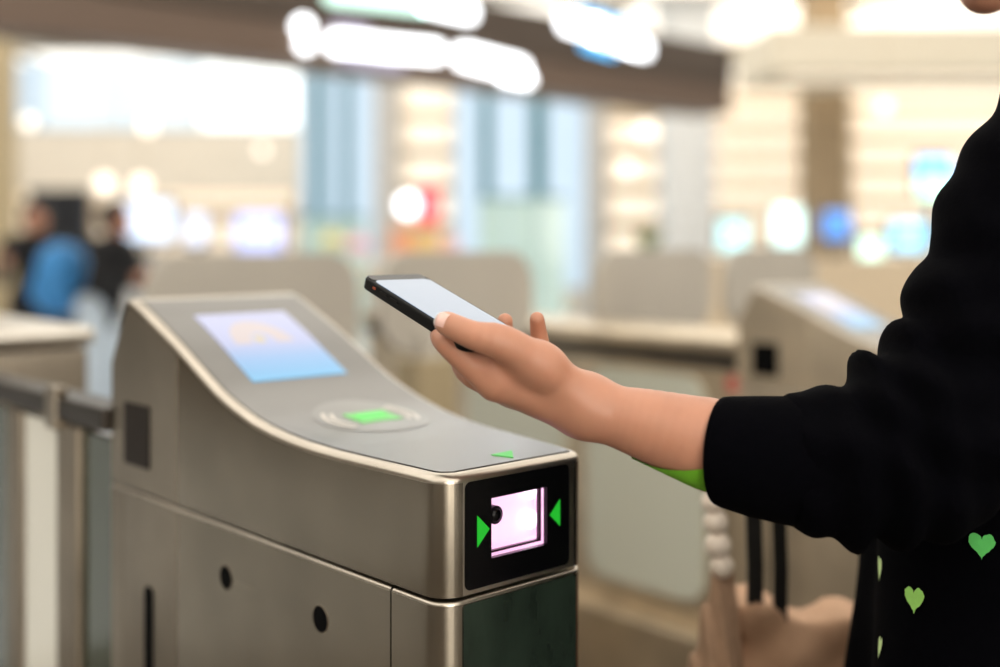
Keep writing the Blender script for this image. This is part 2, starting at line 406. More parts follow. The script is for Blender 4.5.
RIM = steel('rim_steel_highlight', (208, 199, 186), .28, (8, 8, 60))  # lighter steel for the edges, their highlight put into the colour
def shell_obj(name, sh, m, g):
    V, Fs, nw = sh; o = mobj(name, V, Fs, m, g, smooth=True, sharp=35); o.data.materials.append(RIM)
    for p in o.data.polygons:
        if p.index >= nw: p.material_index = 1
    return o
def make_gate():
    g = empty('fare_gate', (0, 0, 0))
    px0, px1, pz0, pz1 = .0250, .152, SEAM+.006, SEAM+.0990
    up = shell_obj('upper_housing', gate_shell(0, .655, SEAM+.0022, ztop, .0078, hole=(px0+.006, px1-.006, pz0+.006, pz1-.006)), STEEL, g)
    # end plates
    def endplate(z0, zf, y0, y1):
        ys = [y0+(y1-y0)*k/12 for k in range(13)]; V = []; Fs = []
        for y in ys:
            zt = zf(y)
            V += [(-.0004, y, z0), (-.0004, y, zt), (.002, y, z0), (.002, y, zt)]
        for k in range(12):
            q = 4*k; Fs += [[q, q+1, q+5, q+4], [q+1, q+3, q+7, q+5], [q, q+4, q+6, q+2]]
        Fs += [[0, 2, 3, 1], [48, 49, 51, 50]]
        return V, Fs
    ep = mobj('end_plate', *endplate(SEAM+.0026, lambda y: ztop(y)-.010, .478, .6535), STEEL2, g)
    s = mobj('sensor_window', *prism(rrect(.5473, .616, .9235, .9985, .003), -.0016, .001, lambda a, b, c: (c, a, b)), SENSOR, g); s['label'] = 'dark smoked sensor window'
    # lower body
    shell_obj('lower_nose', gate_shell(0, .0702, .02, lambda y: SEAM-.0012, .0035), STEEL, g)
    lb = shell_obj('side_panel', gate_shell(.0722, .6208, .02, lambda y: SEAM-.0012, .0035), STEEL, g)
    shell_obj('end_post', gate_shell(.6228, .655, .02, lambda y: SEAM-.0012, .0035), STEEL2, g)
    mobj('end_plate', *endplate(.03, lambda y: SEAM-.0055, .478, .6204), STEEL2, g)
    mobj('core', *boxv(.012, .150, .050, .648, .0, SEAM+.02), BLACKM, g)
    for y in (.365, .183):
        h = mobj('lock_hole', *prism(circ(y, .8354, .0126, 28), -.0004, .004, lambda a, b, c: (c, a, b)), BLACKM, g); h['label'] = 'round black lock hole'
        Vr, Fr = [], []
        for k in range(28):
            t = 2*math.pi*k/28
            for rr_, xx in ((.0126, -.0004), (.0130, -.0006), (.0134, .0005)): Vr.append((xx, y+rr_*math.cos(t), .8354+rr_*math.sin(t)))
        for k in range(28):
            for j in (0, 1): a = 3*k+j; b_ = 3*((k+1) % 28)+j; Fr.append([a, b_, b_+1, a+1])
        mobj('hole_rim', Vr, Fr, STEELDK, h, smooth=True)
    s = mobj('slot', *prism(rrect(.538, .560, .42, .785, .0108), -.0016, .001, lambda a, b, c: (c, a, b)), BLACKM, g); s['label'] = 'tall black slot'
    fp = mobj('front_panel', *prism(rrect(.0230, .1600, .04, SEAM-.0055, .003), -.0012, .001, lambda a, b, c: (a, c, b)), POLISH, g); fp['label'] = 'polished steel front panel with a dark green reflection painted in'
    # top plate with reader and display
    tp = mobj('top_plate', *sheet(lambda y: xl(y, .0098)+.0002, lambda y: xr(y, .0098)-.0002, .0100, .589, .0010, n=90, th=.003), PLATE, g, smooth=True, sharp=30); tp['label'] = 'grey glass top plate'
    gr = mobj('groove', *sheet(lambda y: xl(y, .0090), lambda y: xr(y, .0090), .0091, .590, .0003, n=90, th=.002), BLACKM, g)
    ds = mobj('display_screen', *sheet(lambda y: .049+.005*(y-.3925)/.15, lambda y: .176+.004*(y-.3925)/.15, .3925, .542, .0020, n=16), DISPLAY, tp); ds['label'] = 'lit lavender and blue display'
    pc = (.119, .266)
    pad = mobj('reader_pad', *ringsheet(*pc, .001, .063, 0, 2*math.pi, .0016, 48), PADM, tp, smooth=True); pad['label'] = 'round contactless reader pad'
    for a, sgn in ((math.pi, 1), (0, 1)):
        for r in (.040, .049):
            mobj('wave_mark', *ringsheet(*pc, r, r+.0045, a-.62, a+.62, .0022, 16), PADW, tp)
    gl = mobj('reader_light', *sheet(.095, .148, .247, .285, .0026, n=10), GREENLED, tp); gl['label'] = 'green lit card symbol'
    mobj('card_mark', *sheet(.104, .138, .262, .276, .0031, n=4), mat('card_mark_green', (60, 190, 70), .4, emit=(70, 200, 75), strength=.4), tp)
    ar = mobj('arrow_mark', *prism([(.0932, .0420), (.122, .0450), (.0985, .0180)], .9985+.0014, .9985+.0022, lambda a, b, c: (a, b, c)), GREEN, tp); ar['label'] = 'green arrow mark'
    # scanner at the nose
    bz = empty('scanner', (0, 0, 0)); bz.parent = g
    ox = rrect(px0, px1, pz0, pz1, .006); hx0, hx1, hz0, hz1 = .0551, .1232, SEAM+.0290, SEAM+.0812
    nn = len(ox); inn = []
    for a, b in ox:                       # matching inner loop
        inn.append((min(max(a, hx0), hx1) if hx0 < a < hx1 else (hx0 if a <= hx0 else hx1), hz0 if b < (pz0+pz1)/2 else hz1))
    V = [(a, -.0008, b) for a, b in ox]+[(a, -.0008, b) for a, b in inn]+[(a, .002, b) for a, b in ox]+[(a, .004, b) for a, b in inn]
    Fs = []
    for k in range(nn):
        k2 = (k+1) % nn
        Fs.append([k, k2, nn+k2, nn+k]) if inn[k] != inn[k2] else Fs.append([k, k2, nn+k])
        Fs.append([k, 2*nn+k, 2*nn+k2, k2])
        if inn[k] != inn[k2]: Fs.append([nn+k, nn+k2, 3*nn+k2, 3*nn+k])
    f_ = mobj('bezel', V, Fs, BLACK, bz); f_['label'] = 'black glass scanner bezel'
    D = .043                                # lit cavity
    V = [(hx0, .002, hz0), (hx1, .002, hz0), (hx1, .002, hz1), (hx0, .002, hz1), (hx0-.004, D, hz0-.004), (hx1+.026, D, hz0-.004), (hx1+.026, D, hz1+.004), (hx0-.004, D, hz1+.004)]
    mobj('lamp_box', V, [[4, 5, 6, 7], [0, 1, 5, 4], [1, 2, 6, 5], [2, 3, 7, 6], [3, 0, 4, 7]], PINK, bz)
    for dz in (.070, .042): mobj('lamp', *ball((.138, .037, SEAM+dz), .0085, 12, 8, (1, .5, 1)), PINKHOT, bz, smooth=True)
    ln = mobj('lens', *join(prism(circ(.0655, SEAM+.0640, .0082, 24), .005, .012, lambda a, b, c: (a, c, b))), mat('lens_ring', (26, 22, 30), .2, .5), bz)
    mobj('lens_glass', *ball((.0655, .005, SEAM+.0640), .0064, 16, 10, (1, .5, 1)), BLACK, ln, smooth=True)
    mobj('glass_edge', *join(boxv(.1142, .1168, .0005, .004, hz0+.0048, hz1), boxv(hx0, .1168, .0005, .004, hz0+.0042, hz0+.0062)), mat('glass_edge_dark', (46, 20, 36), .2), bz)
    for pts in ([(.0384, .0688), (.0523, .0554), (.0384, .0417)], [(.1392, .0677), (.1392, .0434), (.1264, .0551)]):
        a = mobj('arrow_mark', *prism([(x, SEAM+z) for x, z in pts], -.0016, -.0006, lambda a, b, c: (a, c, b)), GREEN, bz); a['label'] = 'green arrow pointing at the scanner window'
    return g
gate = make_gate(); gate.location = (GX, GY, 0)
tag(gate, 'large brushed steel fare gate in the foreground with lit display and pink scanner window', 'fare gate', 'fare gates')
gate2 = copy_tree(gate); gate2.location = (GX+1.510, GY+.144, 0); gate2.scale = (1, 1, .972)
LIT_STEEL = steel('gate_steel_lit', (214, 200, 178), .5, (8, 5, 200))  # lighter gate steel, stronger light put into the colour
for ch in gate2.children:
    if ch.type == 'MESH' and ch.data.materials and ch.data.materials[0] in (STEEL, STEEL2):
        ch.data = ch.data.copy(); ch.data.materials[0] = LIT_STEEL
    elif ch.name.startswith('sensor'): ch.data = ch.data.copy(); ch.data.materials[0] = BLACKM
gate2['label'] = 'blurred steel fare gate standing behind the black sleeve at the right'

# ---------------------------------------------------------------- barriers behind the gates
GLASSW = mat('frosted_glass_pale', (240, 238, 226), .25, coat=.3)
GLASSG = mat('green_glass', (56, 66, 52), .15, coat=.3)
PALEG = mat('pale_green_grey_panel', (198, 200, 186), .3, coat=.2)
WARM = steel('warm_steel', (222, 208, 186), .4, (5, 5, 300))
b = empty('barrier', (.614, 1.41, 0), 'dark railed barrier with pale glass joining the foreground gate to its cabinet', 'barrier', 'barriers')
mobj('rail', *boxv(.604, .655, 1.406, 2.045, .955, .985, .004), mat('rail_dark', (58, 52, 46), .35, .8), b)
mobj('bracket', *boxv(.60, .62, 1.555, 1.59, .94, .998, .003), STEEL2, b)
mobj('glass_panel', *boxv(.614, .626, 1.578, 1.70, .06, .945, .002), GLASSW, b)
mobj('post', *boxv(.609, .64, 1.50, 1.572, 0, .95, .004), STEELDK, b)
mobj('glass_panel', *boxv(.618, .628, 1.408, 1.498, .06, .945, .002), GLASSG, b)
mobj('post', *boxv(.609, .64, 1.704, 1.76, 0, .95, .004), STEELDK, b)
mobj('glass_panel', *boxv(.618, .628, 1.765, 2.04, .06, .945, .002), GLASSG, b)
c = empty('gate_cabinet', (.735, 2.4, 0), 'steel cabinet with a bright lid at the left edge behind the barrier', 'cabinet')
mobj('body', *boxv(.610, .857, 2.05, 2.95, 0, 1.002, .012), STEEL2, c, smooth=True, sharp=40)
mobj('lid', *boxv(.600, .866, 2.04, 2.96, 1.004, 1.040, .014, seg=3), steel('lid_steel', (228, 222, 212), .3, (5, 5, 200)), c, smooth=True, sharp=50)
b = empty('barrier', (2.145, 1.56, 0), 'low steel barrier with a pale rounded side panel beyond the forearm', 'barrier', 'barriers')
mobj('body', *boxv(2.16, 2.37, 1.56, 3.0, .28, .905, .005), WARM, b)
mobj('cap_rail', *boxv(2.135, 2.395, 1.558, 3.01, .935, .972, .008), WARM, b, smooth=True, sharp=40)
mobj('groove_strip', *boxv(2.150, 2.38, 1.56, 3.0, .900, .937), mat('groove_dark', (46, 40, 34), .5), b)
mobj('base', *boxv(2.10, 2.42, 1.555, 3.05, 0, .285, .008), WARM, b)
for y0, y1 in ((1.66, 2.03), (2.12, 2.5)):
    mobj('side_panel', *prism(rrect(y0, y1, .345, .875, .06), 2.150, 2.165, lambda a, b_, c_: (c_, a, b_)), PALEG, b)
ind = mobj('indicator_lamp', *prism(circ(1.575, .868, .020, 20), 2.148, 2.165, lambda a, b_, c_: (c_, a, b_)), mat('red_indicator', (190, 100, 88), .4, emit=(230, 100, 90), strength=.12), b); ind['label'] = 'small red indicator lamp'
# swing flaps
YF = 2.23
fl = [(1.047, 1.569, 1.165, .90, 'wide grey rounded flap directly behind the foreground gate display', 1.25),
      (1.640, 2.136, 1.165, .925, 'grey rounded flap on a post behind the phone', 1.78),
      (2.392, 2.917, 1.165, .925, 'grey rounded flap above the low barrier beyond the forearm', 2.60),
      (2.993, 3.50, 1.168, .925, 'grey flap half hidden behind the blurred gate at the right', 3.3)]
for x0, x1, z1, z0, lb, xp in fl:
    f_ = empty('gate_flap', ((x0+x1)/2, YF, 0), lb, 'gate flap', 'gate flaps')
    P = rrect(x0, x1, z0, z1, .085, 8)
    mobj('leaf', *prism(P, YF-.011, YF+.011, lambda a, b_, c_: (a, c_, b_)), FLAP, f_)
    mobj('post', *boxv(xp-.06, xp+.06, YF-.05, YF+.05, 0, z0-.02, .01), mat('post_tan', (168, 152, 122), .5, noise=.1, nscale=(4, 4, 4)), f_)
    mobj('hinge_arm', *boxv(xp-.035, xp+.035, YF-.03, YF+.03, z0-.03, z0+.05, .008), FLAP, f_)

# ---------------------------------------------------------------- phone
ph = Vector(CW(362, 275.5, 1.03)); PL = Vector((0, .9455, .3256)); PS = Vector((1, 0, 0)); PN = Vector((0, -.3256, .9455))
PLEN, PWID, PTH = .152, .068, .0105
def P3(a, b, c):                          # a from top end to bottom end, b across, c up from the glass
    q = ph-PL*a+PS*b+PN*c; return tuple(q)
pr = empty('smartphone', tuple(ph-PL*.075+PS*.035-PN*.008), 'black smartphone with a pale blue screen held in the hand above the gate', 'smartphone')
bm_pts = rrect(0, PLEN, 0, PWID, .009)
V = []; Fs = []
for off, cc in ((.0010, 0), (.0003, -.0006), (0, -.0014), (0, -PTH+.0014), (.0003, -PTH+.0006), (.001, -PTH)):
    for a, b_ in rrect(off, PLEN-off, off, PWID-off, .009): V.append(P3(a, b_, cc))
n = len(bm_pts)
for r in range(5):
    for k in range(n): Fs.append([r*n+k, r*n+(k+1) % n, (r+1)*n+(k+1) % n, (r+1)*n+k])
Fs += [list(range(n)), list(range(5*n, 6*n))]
mobj('phone_body', V, Fs, mat('phone_black', (5, 6, 6), .5, spec=.2), pr, smooth=True, sharp=60)
PSCR = mat('phone_screen', (12, 14, 18), .06, emit=(180, 206, 238), strength=.36, coat=.5)  # glass emits an even pale blue
mobj('phone_screen', *prism(rrect(.014, PLEN-.003, .003, PWID-.003, .006), .0001, .0006, P3), PSCR, pr)
mobj('phone_bezel', *prism(rrect(.0012, .0136, .003, PWID-.003, .004), .0001, .0005, P3), BLACK, pr)
for a in (.030, .046): mobj('side_button', *prism(rrect(a, a+.011, -.0052, -.0030, .001), -.0006, .0002, lambda p, q, r: P3(p, r, q)), mat('phone_button', (30, 26, 24), .4, .6), pr)
mobj('mute_switch', *prism(rrect(.019, .0235, -.0052, -.0030, .001), -.0006, .0003, lambda p, q, r: P3(p, r, q)), mat('switch_orange', (150, 70, 45), .5), pr)

# ---------------------------------------------------------------- person
PB = Wd(.50, 1.12, 0)
per = empty('person', PB, 'person in a black sweater with green hearts holding the phone over the gate', 'person')
mm = .001
def N_(px, py, d, r): return (C(px, py, d), r*mm)
wrist = N_(584, 405.5, .960, 22.8)
palm = [(wrist, N_(496, 381, .946, 15.5)), (wrist, N_(512, 388, .965, 15)), (wrist, N_(530, 390, .985, 14.5)), (wrist, N_(548, 388, 1.003, 13.5)), (N_(590, 406, .955, 20), N_(540, 365, .938, 16.5)), (N_(540, 365, .938, 16.5), N_(500, 368, .945, 15))]
fingers = {
 'thumb': [N_(545, 368, .938, 16.5), N_(503, 343.5, .922, 15), N_(474, 335.5, .918, 11.6), N_(450, 325, .926, 10.2), N_(445.5, 323, .929, 9.3)],
 'index': [N_(496, 381, .946, 15.5), N_(473, 366, .944, 12.2), N_(447, 343, .946, 10.4), N_(441, 336, .965, 9.2), N_(441, 335, .985, 8.5)],
 'middle': [N_(512, 388, .965, 15), N_(474, 376, .966, 11), N_(462, 362, .985, 9.6), N_(468, 352, 1.0, 8.8)],
 'ring': [N_(530, 390, .985, 14.5), N_(500, 372, 1.0, 10), N_(503, 340, 1.026, 9), N_(505, 321, 1.024, 7.0)],
 'little': [N_(548, 388, 1.003, 13.5), N_(544, 362, 1.016, 9), N_(539, 335, 1.010, 7.6), N_(537, 319, 1.000, 6.4)]}
forearm = [wrist, N_(614, 415.5, .956, 24.8), N_(645, 424, .951, 29), N_(690, 437.5, .945, 34.5), N_(716, 445, .945, 37.3), N_(760, 458, .95, 36), N_(800, 466, .95, 36)]
def arm_f(P):
    pa = None
    for (a, r), (b_, s) in palm:
        e = cap(P, a, b_, r, s); pa = e if pa is None else smin(pa, e, .010)
    pa = smin(pa, chain(P, dense(forearm, 4)), .012)
    out = pa
    for nme, ch in fingers.items():
        out = np.minimum(out, smin(pa, chain(P, dense(ch, 3)), .007 if nme != 'thumb' else .009))
    return out
lo = np.array(C(420, 560, .9)); 
V1, Q1 = surface(arm_f, (-.082, .89, .975), (.262, 1.07, 1.165), .0017)
# head, neck, torso, legs and the other arm
HC = (.560, 1.13, 1.545)
def body_f(P):
    d = ell(P, HC, (.097, .076, .112))
    d = smin(d, cap(P, (.515, 1.13, 1.49), (.477, 1.13, 1.445), .050, .026), .03)
    d = smin(d, cap(P, (.458, 1.13, 1.545), (.437, 1.13, 1.515), .008, .012), .012)     # nose
    d = smin(d, cap(P, (.452, 1.115, 1.483), (.452, 1.145, 1.483), .009, .009), .008)   # lips
    for s in (-1, 1):
        d = smin(d, ell(P, (.552, 1.13+s*.078, 1.535), (.018, .008, .03)), .006)        # ears
        d = smin(d, -ell(P, (.452, 1.13+s*.032, 1.552), (.012, .014, .009)), -.012)     # eye hollows
        d = np.minimum(d, ell(P, (.463, 1.13+s*.032, 1.552), (.010, .012, .009)))
    d = smin(d, cap(P, (.605, 1.13, 1.48), (.61, 1.13, 1.25), .050, .058), .03)
    d = smin(d, cap(P, (.60, 1.03, 1.22), (.60, 1.24, 1.22), .04, .04), .02)
    d = smin(d, chain(P, [((.595, 1.13, 1.19), .055), ((.48, 1.13, .9), .07)]), .03)
    d = np.minimum(d, chain(P, [((.59, 1.28, 1.24), .040), ((.54, 1.37, 1.0), .036), ((.36, 1.375, .955), .028), ((.285, 1.375, .945), .024)]))
    for k, dz in enumerate((.0, .012, .024, .036)):                                     # other hand closed on the bag straps
        d = smin(d, chain(P, [((.275-.01*(k > 0), 1.362+dz*.9, .945), .010), ((.235+.004*k, 1.36+dz*.9, .935), .009), ((.236+.004*k, 1.36+dz*.9, .912), .008), ((.258, 1.36+dz*.9, .905), .0075)]), .006)
    for s in (-1, 1):
        d = smin(d, chain(P, [((.475, 1.12+s*.07, .84), .065), ((.47, 1.12+s*.085, .48), .05), ((.49, 1.12+s*.085, .08), .038)]), .02)
    return d
V2, Q2 = surface(body_f, (.2, .85, .03), (.68, 1.45, 1.68), .0062)
bV, bF = join((hall(V1), Q1.tolist()), (hall(V2), Q2.tolist()))
mobj('body', bV, bF, SKIN, per, smooth=True)
# thumbnail
tn = Vector(Wd(*C(441, 322, .9215)))
def facing(center, normal, up):
    n = Vector(normal).normalized(); u = Vector(up); u = (u-n*u.dot(n)).normalized(); r = u.cross(n)
    return lambda a, b_, c_: tuple(Vector(center)+r*a+u*b_+n*c_)
# sweater
sl = [N_(1078, 122, 1.0, 68), N_(1034, 215, .985, 70), N_(996, 325, .965, 70), N_(944, 424, .95, 68), N_(895, 458, .945, 60)]
sf = [N_(905, 455, .945, 70), N_(860, 462, .942, 58), N_(822, 462, .942, 54)]
def sweat_f(P):
    arm = smin(chain(P, sl, .03), chain(P, sf, .03), .03)
    # rings of bunched cloth round the elbow
    q = (P-np.array(sl[4][0], np.float32)); along = q@np.array((.42, .05, .90), np.float32)
    w_ = np.exp(-((along-.06)/.13)**2)
    arm = arm-w_*.0030*np.sin(along*150+1.2*np.sin(P[..., 0]*60)+P[..., 1]*25)-.003*np.sin(P[..., 2]*70+P[..., 0]*55+2)
    q2 = (P-np.array(sf[2][0], np.float32)); al2 = q2[..., 0]
    arm = arm-np.exp(-((al2-.045)/.05)**2)*.006*np.sin(al2*170+P[..., 2]*30+.5)
    t = chain(P, [((.585, 1.05, 1.20), .085), ((.53, 1.05, 1.08), .088), ((.455, 1.055, .93), .10), ((.448, 1.06, .66), .115)])
    t = smin(t, chain(P, [((.60, 1.22, 1.20), .085), ((.55, 1.21, 1.08), .09), ((.488, 1.20, .93), .105), ((.480, 1.205, .66), .12)]), .05)
    t = smin(t, cap(P, (.60, 1.0, 1.245), (.61, 1.27, 1.245), .066, .066), .05)
    t = t-.003*np.sin(P[..., 2]*18+P[..., 0]*40+P[..., 1]*30)
    o = smin(arm, t, .018)
    a2 = chain(P, [((.59, 1.28, 1.24), .066), ((.54, 1.37, 1.0), .056), ((.40, 1.375, .962), .046)])
    o = smin(o, a2, .02)
    o = np.maximum(o, -(cap(P, (.61, 1.13, 1.6), (.61, 1.13, 1.29), .062, .058)))
    o = np.maximum(o, .64-P[..., 2])
    return o
V3, Q3 = surface(sweat_f, (.235, .86, .63), (.72, 1.45, 1.37), .0045)
sw = mobj('sweater', hall(V3), Q3.tolist(), KNIT, per, smooth=True); sw['label'] = 'black knitted sweater'
# ribbed cuff: hollow tube
Vc = []; Fc = []; NS = 72
axis = [N_(716, 450, .945, 43.5), N_(724, 451.5, .945, 45.5), N_(755, 456, .944, 49), N_(790, 460, .943, 52), N_(822, 464, .942, 54), N_(850, 466, .942, 50)]
pp = [Vector(a) for a, r in axis]
rows = [(pp[1], .0395, 1), (pp[0], axis[0][1]-.0025, 0)]+[(p, r, 0) for p, (a, r) in zip(pp, axis)]
for i, (p, r, _) in enumerate(rows):
    tdir = (pp[-1]-pp[0]).normalized(); a = tdir.cross(Vector((0, 0, 1))).normalized(); b_ = a.cross(tdir)
    for k in range(NS):
        t = 2*math.pi*k/NS; rr_ = r*(1+(.006*math.cos(k*math.pi) if i > 1 else 0))
        off = a*math.cos(t)*.97+b_*math.sin(t)
        q = p+off*rr_+(tdir*((.50*off.y-.08*off.z)*r+.004) if i < 4 else Vector())
        Vc.append(Wd(*q))
for i in range(len(rows)-1):
    for k in range(NS): Fc.append([i*NS+k, i*NS+(k+1) % NS, (i+1)*NS+(k+1) % NS, (i+1)*NS+k])
cf = mobj('cuff', Vc, Fc, KNIT, sw, smooth=True); cf['label'] = 'ribbed black cuff'
# lime green shell hugging the underside of the forearm
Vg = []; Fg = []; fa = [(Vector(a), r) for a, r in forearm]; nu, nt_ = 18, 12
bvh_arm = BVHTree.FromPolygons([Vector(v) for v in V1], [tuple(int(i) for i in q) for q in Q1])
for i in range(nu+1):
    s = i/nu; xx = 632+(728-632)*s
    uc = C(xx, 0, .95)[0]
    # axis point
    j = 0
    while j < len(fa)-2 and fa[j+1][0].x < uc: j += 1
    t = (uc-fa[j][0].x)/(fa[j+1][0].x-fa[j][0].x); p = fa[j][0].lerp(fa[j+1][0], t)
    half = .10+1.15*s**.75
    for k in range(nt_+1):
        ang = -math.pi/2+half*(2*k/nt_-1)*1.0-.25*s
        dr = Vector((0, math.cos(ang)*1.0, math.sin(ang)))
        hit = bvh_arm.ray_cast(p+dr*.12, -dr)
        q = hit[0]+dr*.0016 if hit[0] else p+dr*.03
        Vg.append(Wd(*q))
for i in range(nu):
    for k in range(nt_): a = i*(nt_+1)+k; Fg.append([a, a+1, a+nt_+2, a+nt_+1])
ls = mobj('lime_shell', Vg, Fg, LIME, per, smooth=True); ls['label'] = 'lime green band under the forearm'
# hearts on the sweater
bvh = BVHTree.FromPolygons([Vector(v) for v in V3], [tuple(int(i) for i in q) for q in Q3])
def heart_shape(n=40):
    P = []
    for k in range(n):
        t = 2*math.pi*k/n; P.append((16*math.sin(t)**3/17, (13*math.cos(t)-5*math.cos(2*t)-2*math.cos(3*t)-math.cos(4*t)+2)/15))
    return P
def heart(px, py, size, m, rot=0, squash=1.0):
    o0 = Vector((0, 0, CH)); d = (Vector(C(px, py, 1.0))-o0).normalized(); h = bvh.ray_cast(o0, d)
    if h[0] is None: return
    c0, nrm = h[0], h[1]
    if nrm.dot(d) > 0: nrm = -nrm
    nrm = (nrm-Vector((0, 0, nrm.z*.6))).normalized()
    up = Vector((0, 0, 1)); up = (up-nrm*up.dot(nrm)).normalized(); rt = up.cross(nrm)
    V = []; Fs = []; H = heart_shape(); rings = 5
    for j in range(rings+1):
        for x, y in H:
            f_ = j/rings*(1+.05*random.uniform(-1, 1)*(j == rings)); x2 = x*math.cos(rot)-y*math.sin(rot); y2 = x*math.sin(rot)+y*math.cos(rot)
            q = c0+rt*(x2*f_*size*squash)+up*(y2*f_*size)
            near = bvh.find_nearest(q)
            nn = near[1] if near[1].dot(d) < 0 else -near[1]
            V.append(Wd(*(near[0]+nn*.0014)))
    n = len(H)
    for j in range(rings):
        for k in range(n): Fs.append([j*n+k, j*n+(k+1) % n, (j+1)*n+(k+1) % n, (j+1)*n+k])
    o = mobj('heart_patch', V, Fs, m, sw); o['label'] = 'fuzzy green heart'
H1 = mat('heart_light_green', (172, 236, 118), .9, noise=.15, nscale=(150, 150, 150)); H2 = mat('heart_green', (104, 218, 112), .9, noise=.15, nscale=(150, 150, 150)); H3 = mat('heart_pale_green', (214, 240, 170), .9, noise=.15, nscale=(150, 150, 150))
heart(915, 600, .0118, H1, .1); heart(982, 546, .0112, H2); heart(881, 569, .0118, H3, 0, .55); heart(881, 648, .0105, H3, 0, .5)
# trousers, shoes, hair
def legs_f(P):
    d = None
    for s in (-1, 1):
        e = chain(P, [((.465, 1.12+s*.075, .78), .083), ((.467, 1.12+s*.085, .48), .072), ((.49, 1.12+s*.085, .12), .06)]); d = e if d is None else smin(d, e, .02)
    return np.maximum(d, .10-P[..., 2])
V4, Q4 = surface(legs_f, (.33, .88, .08), (.62, 1.36, .93), .009)
mobj('trousers', hall(V4), Q4.tolist(), mat('trousers_black', (12, 12, 15), .85, noise=.2, nscale=(90, 90, 90)), per, smooth=True)
for s in (-1, 1):
    Vs, Qs = surface(lambda P: np.maximum(smin(cap(P, (.51, 1.12+s*.085, .055), (.35, 1.12+s*.09, .035), .045, .036), cap(P, (.50, 1.12+s*.085, .05), (.495, 1.12+s*.085, .12), .045, .045), .02), .001-P[..., 2]), (.28, 1.12+s*.085-.08, -.01), (.58, 1.12+s*.085+.08, .18), .007)
    mobj('shoe', hall(Vs), Qs.tolist(), mat('shoe_white', (220, 216, 208), .6), per, smooth=True)
def hair_f(P):
    d = ell(P, (.558, 1.13, 1.56), (.108, .088, .116)); d = np.maximum(d, -(ell(P, (.462, 1.13, 1.52), (.072, .075, .095))))
    d = smin(d, cap(P, (.625, 1.13, 1.53), (.665, 1.13, 1.40), .05, .035), .03); return d
V5, Q5 = surface(hair_f, (.43, 1.02, 1.34), (.72, 1.24, 1.70), .006)
mobj('hair', hall(V5), Q5.tolist(), mat('hair_dark', (30, 22, 18), .5, noise=.3, nscale=(200, 200, 20)), per, smooth=True)
# nail
an = Vector(C(441.5, 322.5, .928))
hit = BVHTree.FromPolygons([Vector(v) for v in V1], [tuple(int(i) for i in q) for q in Q1])
nd = Vector((-.35, -.80, .40)).normalized(); fd = (Vector(C(445, 323, .929))-Vector(C(474, 335, .918))).normalized()
def nail(name, a0, a1, wd, m, lift):
    V = []; Fs = []; cpt = Vector(fingers['thumb'][4][0]); u_ = (fd-nd*fd.dot(nd)).normalized(); r_ = u_.cross(nd)
    na, nb = 8, 8
    for i in range(na+1):
        for j in range(nb+1):
            a = a0+(a1-a0)*i/na; b_ = wd*(2*j/nb-1); tp_ = 1-.35*max(0, (a-.002)/.008)**2
            q = cpt+u_*a+r_*b_*tp_+nd*.03; h = hit.ray_cast(q, -nd)
            z = h[0]+nd*lift if h[0] else cpt+u_*a+r_*b_*tp_+nd*.004
            V.append(Wd(*z))
    for i in range(na):
        for j in range(nb): a = i*(nb+1)+j; Fs.append([a, a+1, a+nb+2, a+nb+1])
    return mobj(name, V, Fs, m, per, smooth=True)
nail('thumbnail', -.006, .0065, .0062, NAIL, .0006)
nail('thumbnail_tip', .0045, .0100, .0056, NAILTIP, .0009)

# ---------------------------------------------------------------- bag behind the sleeve
bagc = C(826, 640, 1.42)
bag = empty('tote_bag', Wd(bagc[0], 1.42, .34), 'crumpled beige tote bag with black straps and a bead charm', 'tote bag')
CANV = mat('beige_canvas', (196, 158, 128), .85, noise=.18, nscale=(25, 25, 25), bump=.3)
def bag_f(P):
    q = P-np.array((bagc[0]+.01, 1.42, .54), np.float32)
    d = np.maximum(np.maximum(np.abs(q[..., 0])-.125+.03*(q[..., 2]+.0), np.abs(q[..., 1])-.05+.10*np.maximum(0, q[..., 2])), np.abs(q[..., 2]+.15*q[..., 0])-.19)
    return d-.008-.006*np.sin(q[..., 0]*60+q[..., 2]*35)-.005*np.sin(q[..., 2]*75-q[..., 0]*45)
V6, Q6 = surface(bag_f, (bagc[0]-.2, 1.3, .28), (bagc[0]+.22, 1.54, .84), .007)
mobj('bag_body', hall(V6), Q6.tolist(), CANV, bag, smooth=True)
STR = mat('strap_black', (12, 11, 11), .6)
top_h = (.245, 1.375, .93)
for pxs, pyb, wpx in ((752, 622, 16), (777, 624, 14)):
    u0, _, zb = C(pxs, pyb, 1.40); ut, _, zt = C(pxs-1, 508, 1.39); wd = wpx/F*1.4/2
    V = []; Fs = []
    path = [(u0, 1.385, zb), (u0, 1.38, (zb+zt)/2), (ut, 1.375, zt), (ut-.003, 1.375, .925), (ut-.003, 1.39, .938)]
    for i, p in enumerate(path):
        V += [Wd(p[0]-wd, p[1], p[2]), Wd(p[0]+wd, p[1], p[2]), Wd(p[0]+wd, p[1]+.003, p[2]+.002), Wd(p[0]-wd, p[1]+.003, p[2]+.002)]
    for i in range(len(path)-1):
        for k in range(4): Fs.append([4*i+k, 4*i+(k+1) % 4, 4*i+4+(k+1) % 4, 4*i+4+k])
    mobj('strap', V, Fs, STR, bag)
for i, (bx, by, br) in enumerate(((713, 502, .014), (716, 522, .015), (718, 545, .016), (722, 566, .014))):
    mobj('bead', *ball(CW(bx, by, 1.36), br, 14, 10), mat('bead_pearl', (244, 230, 214), .35), bag, smooth=True)
def tas_f(P):
    a = C(722, 570, 1.37); b_ = C(715, 680, 1.37)
    d = cap(P, a, b_, .012, .032); return d-.004*np.sin(P[..., 0]*300+P[..., 2]*40)
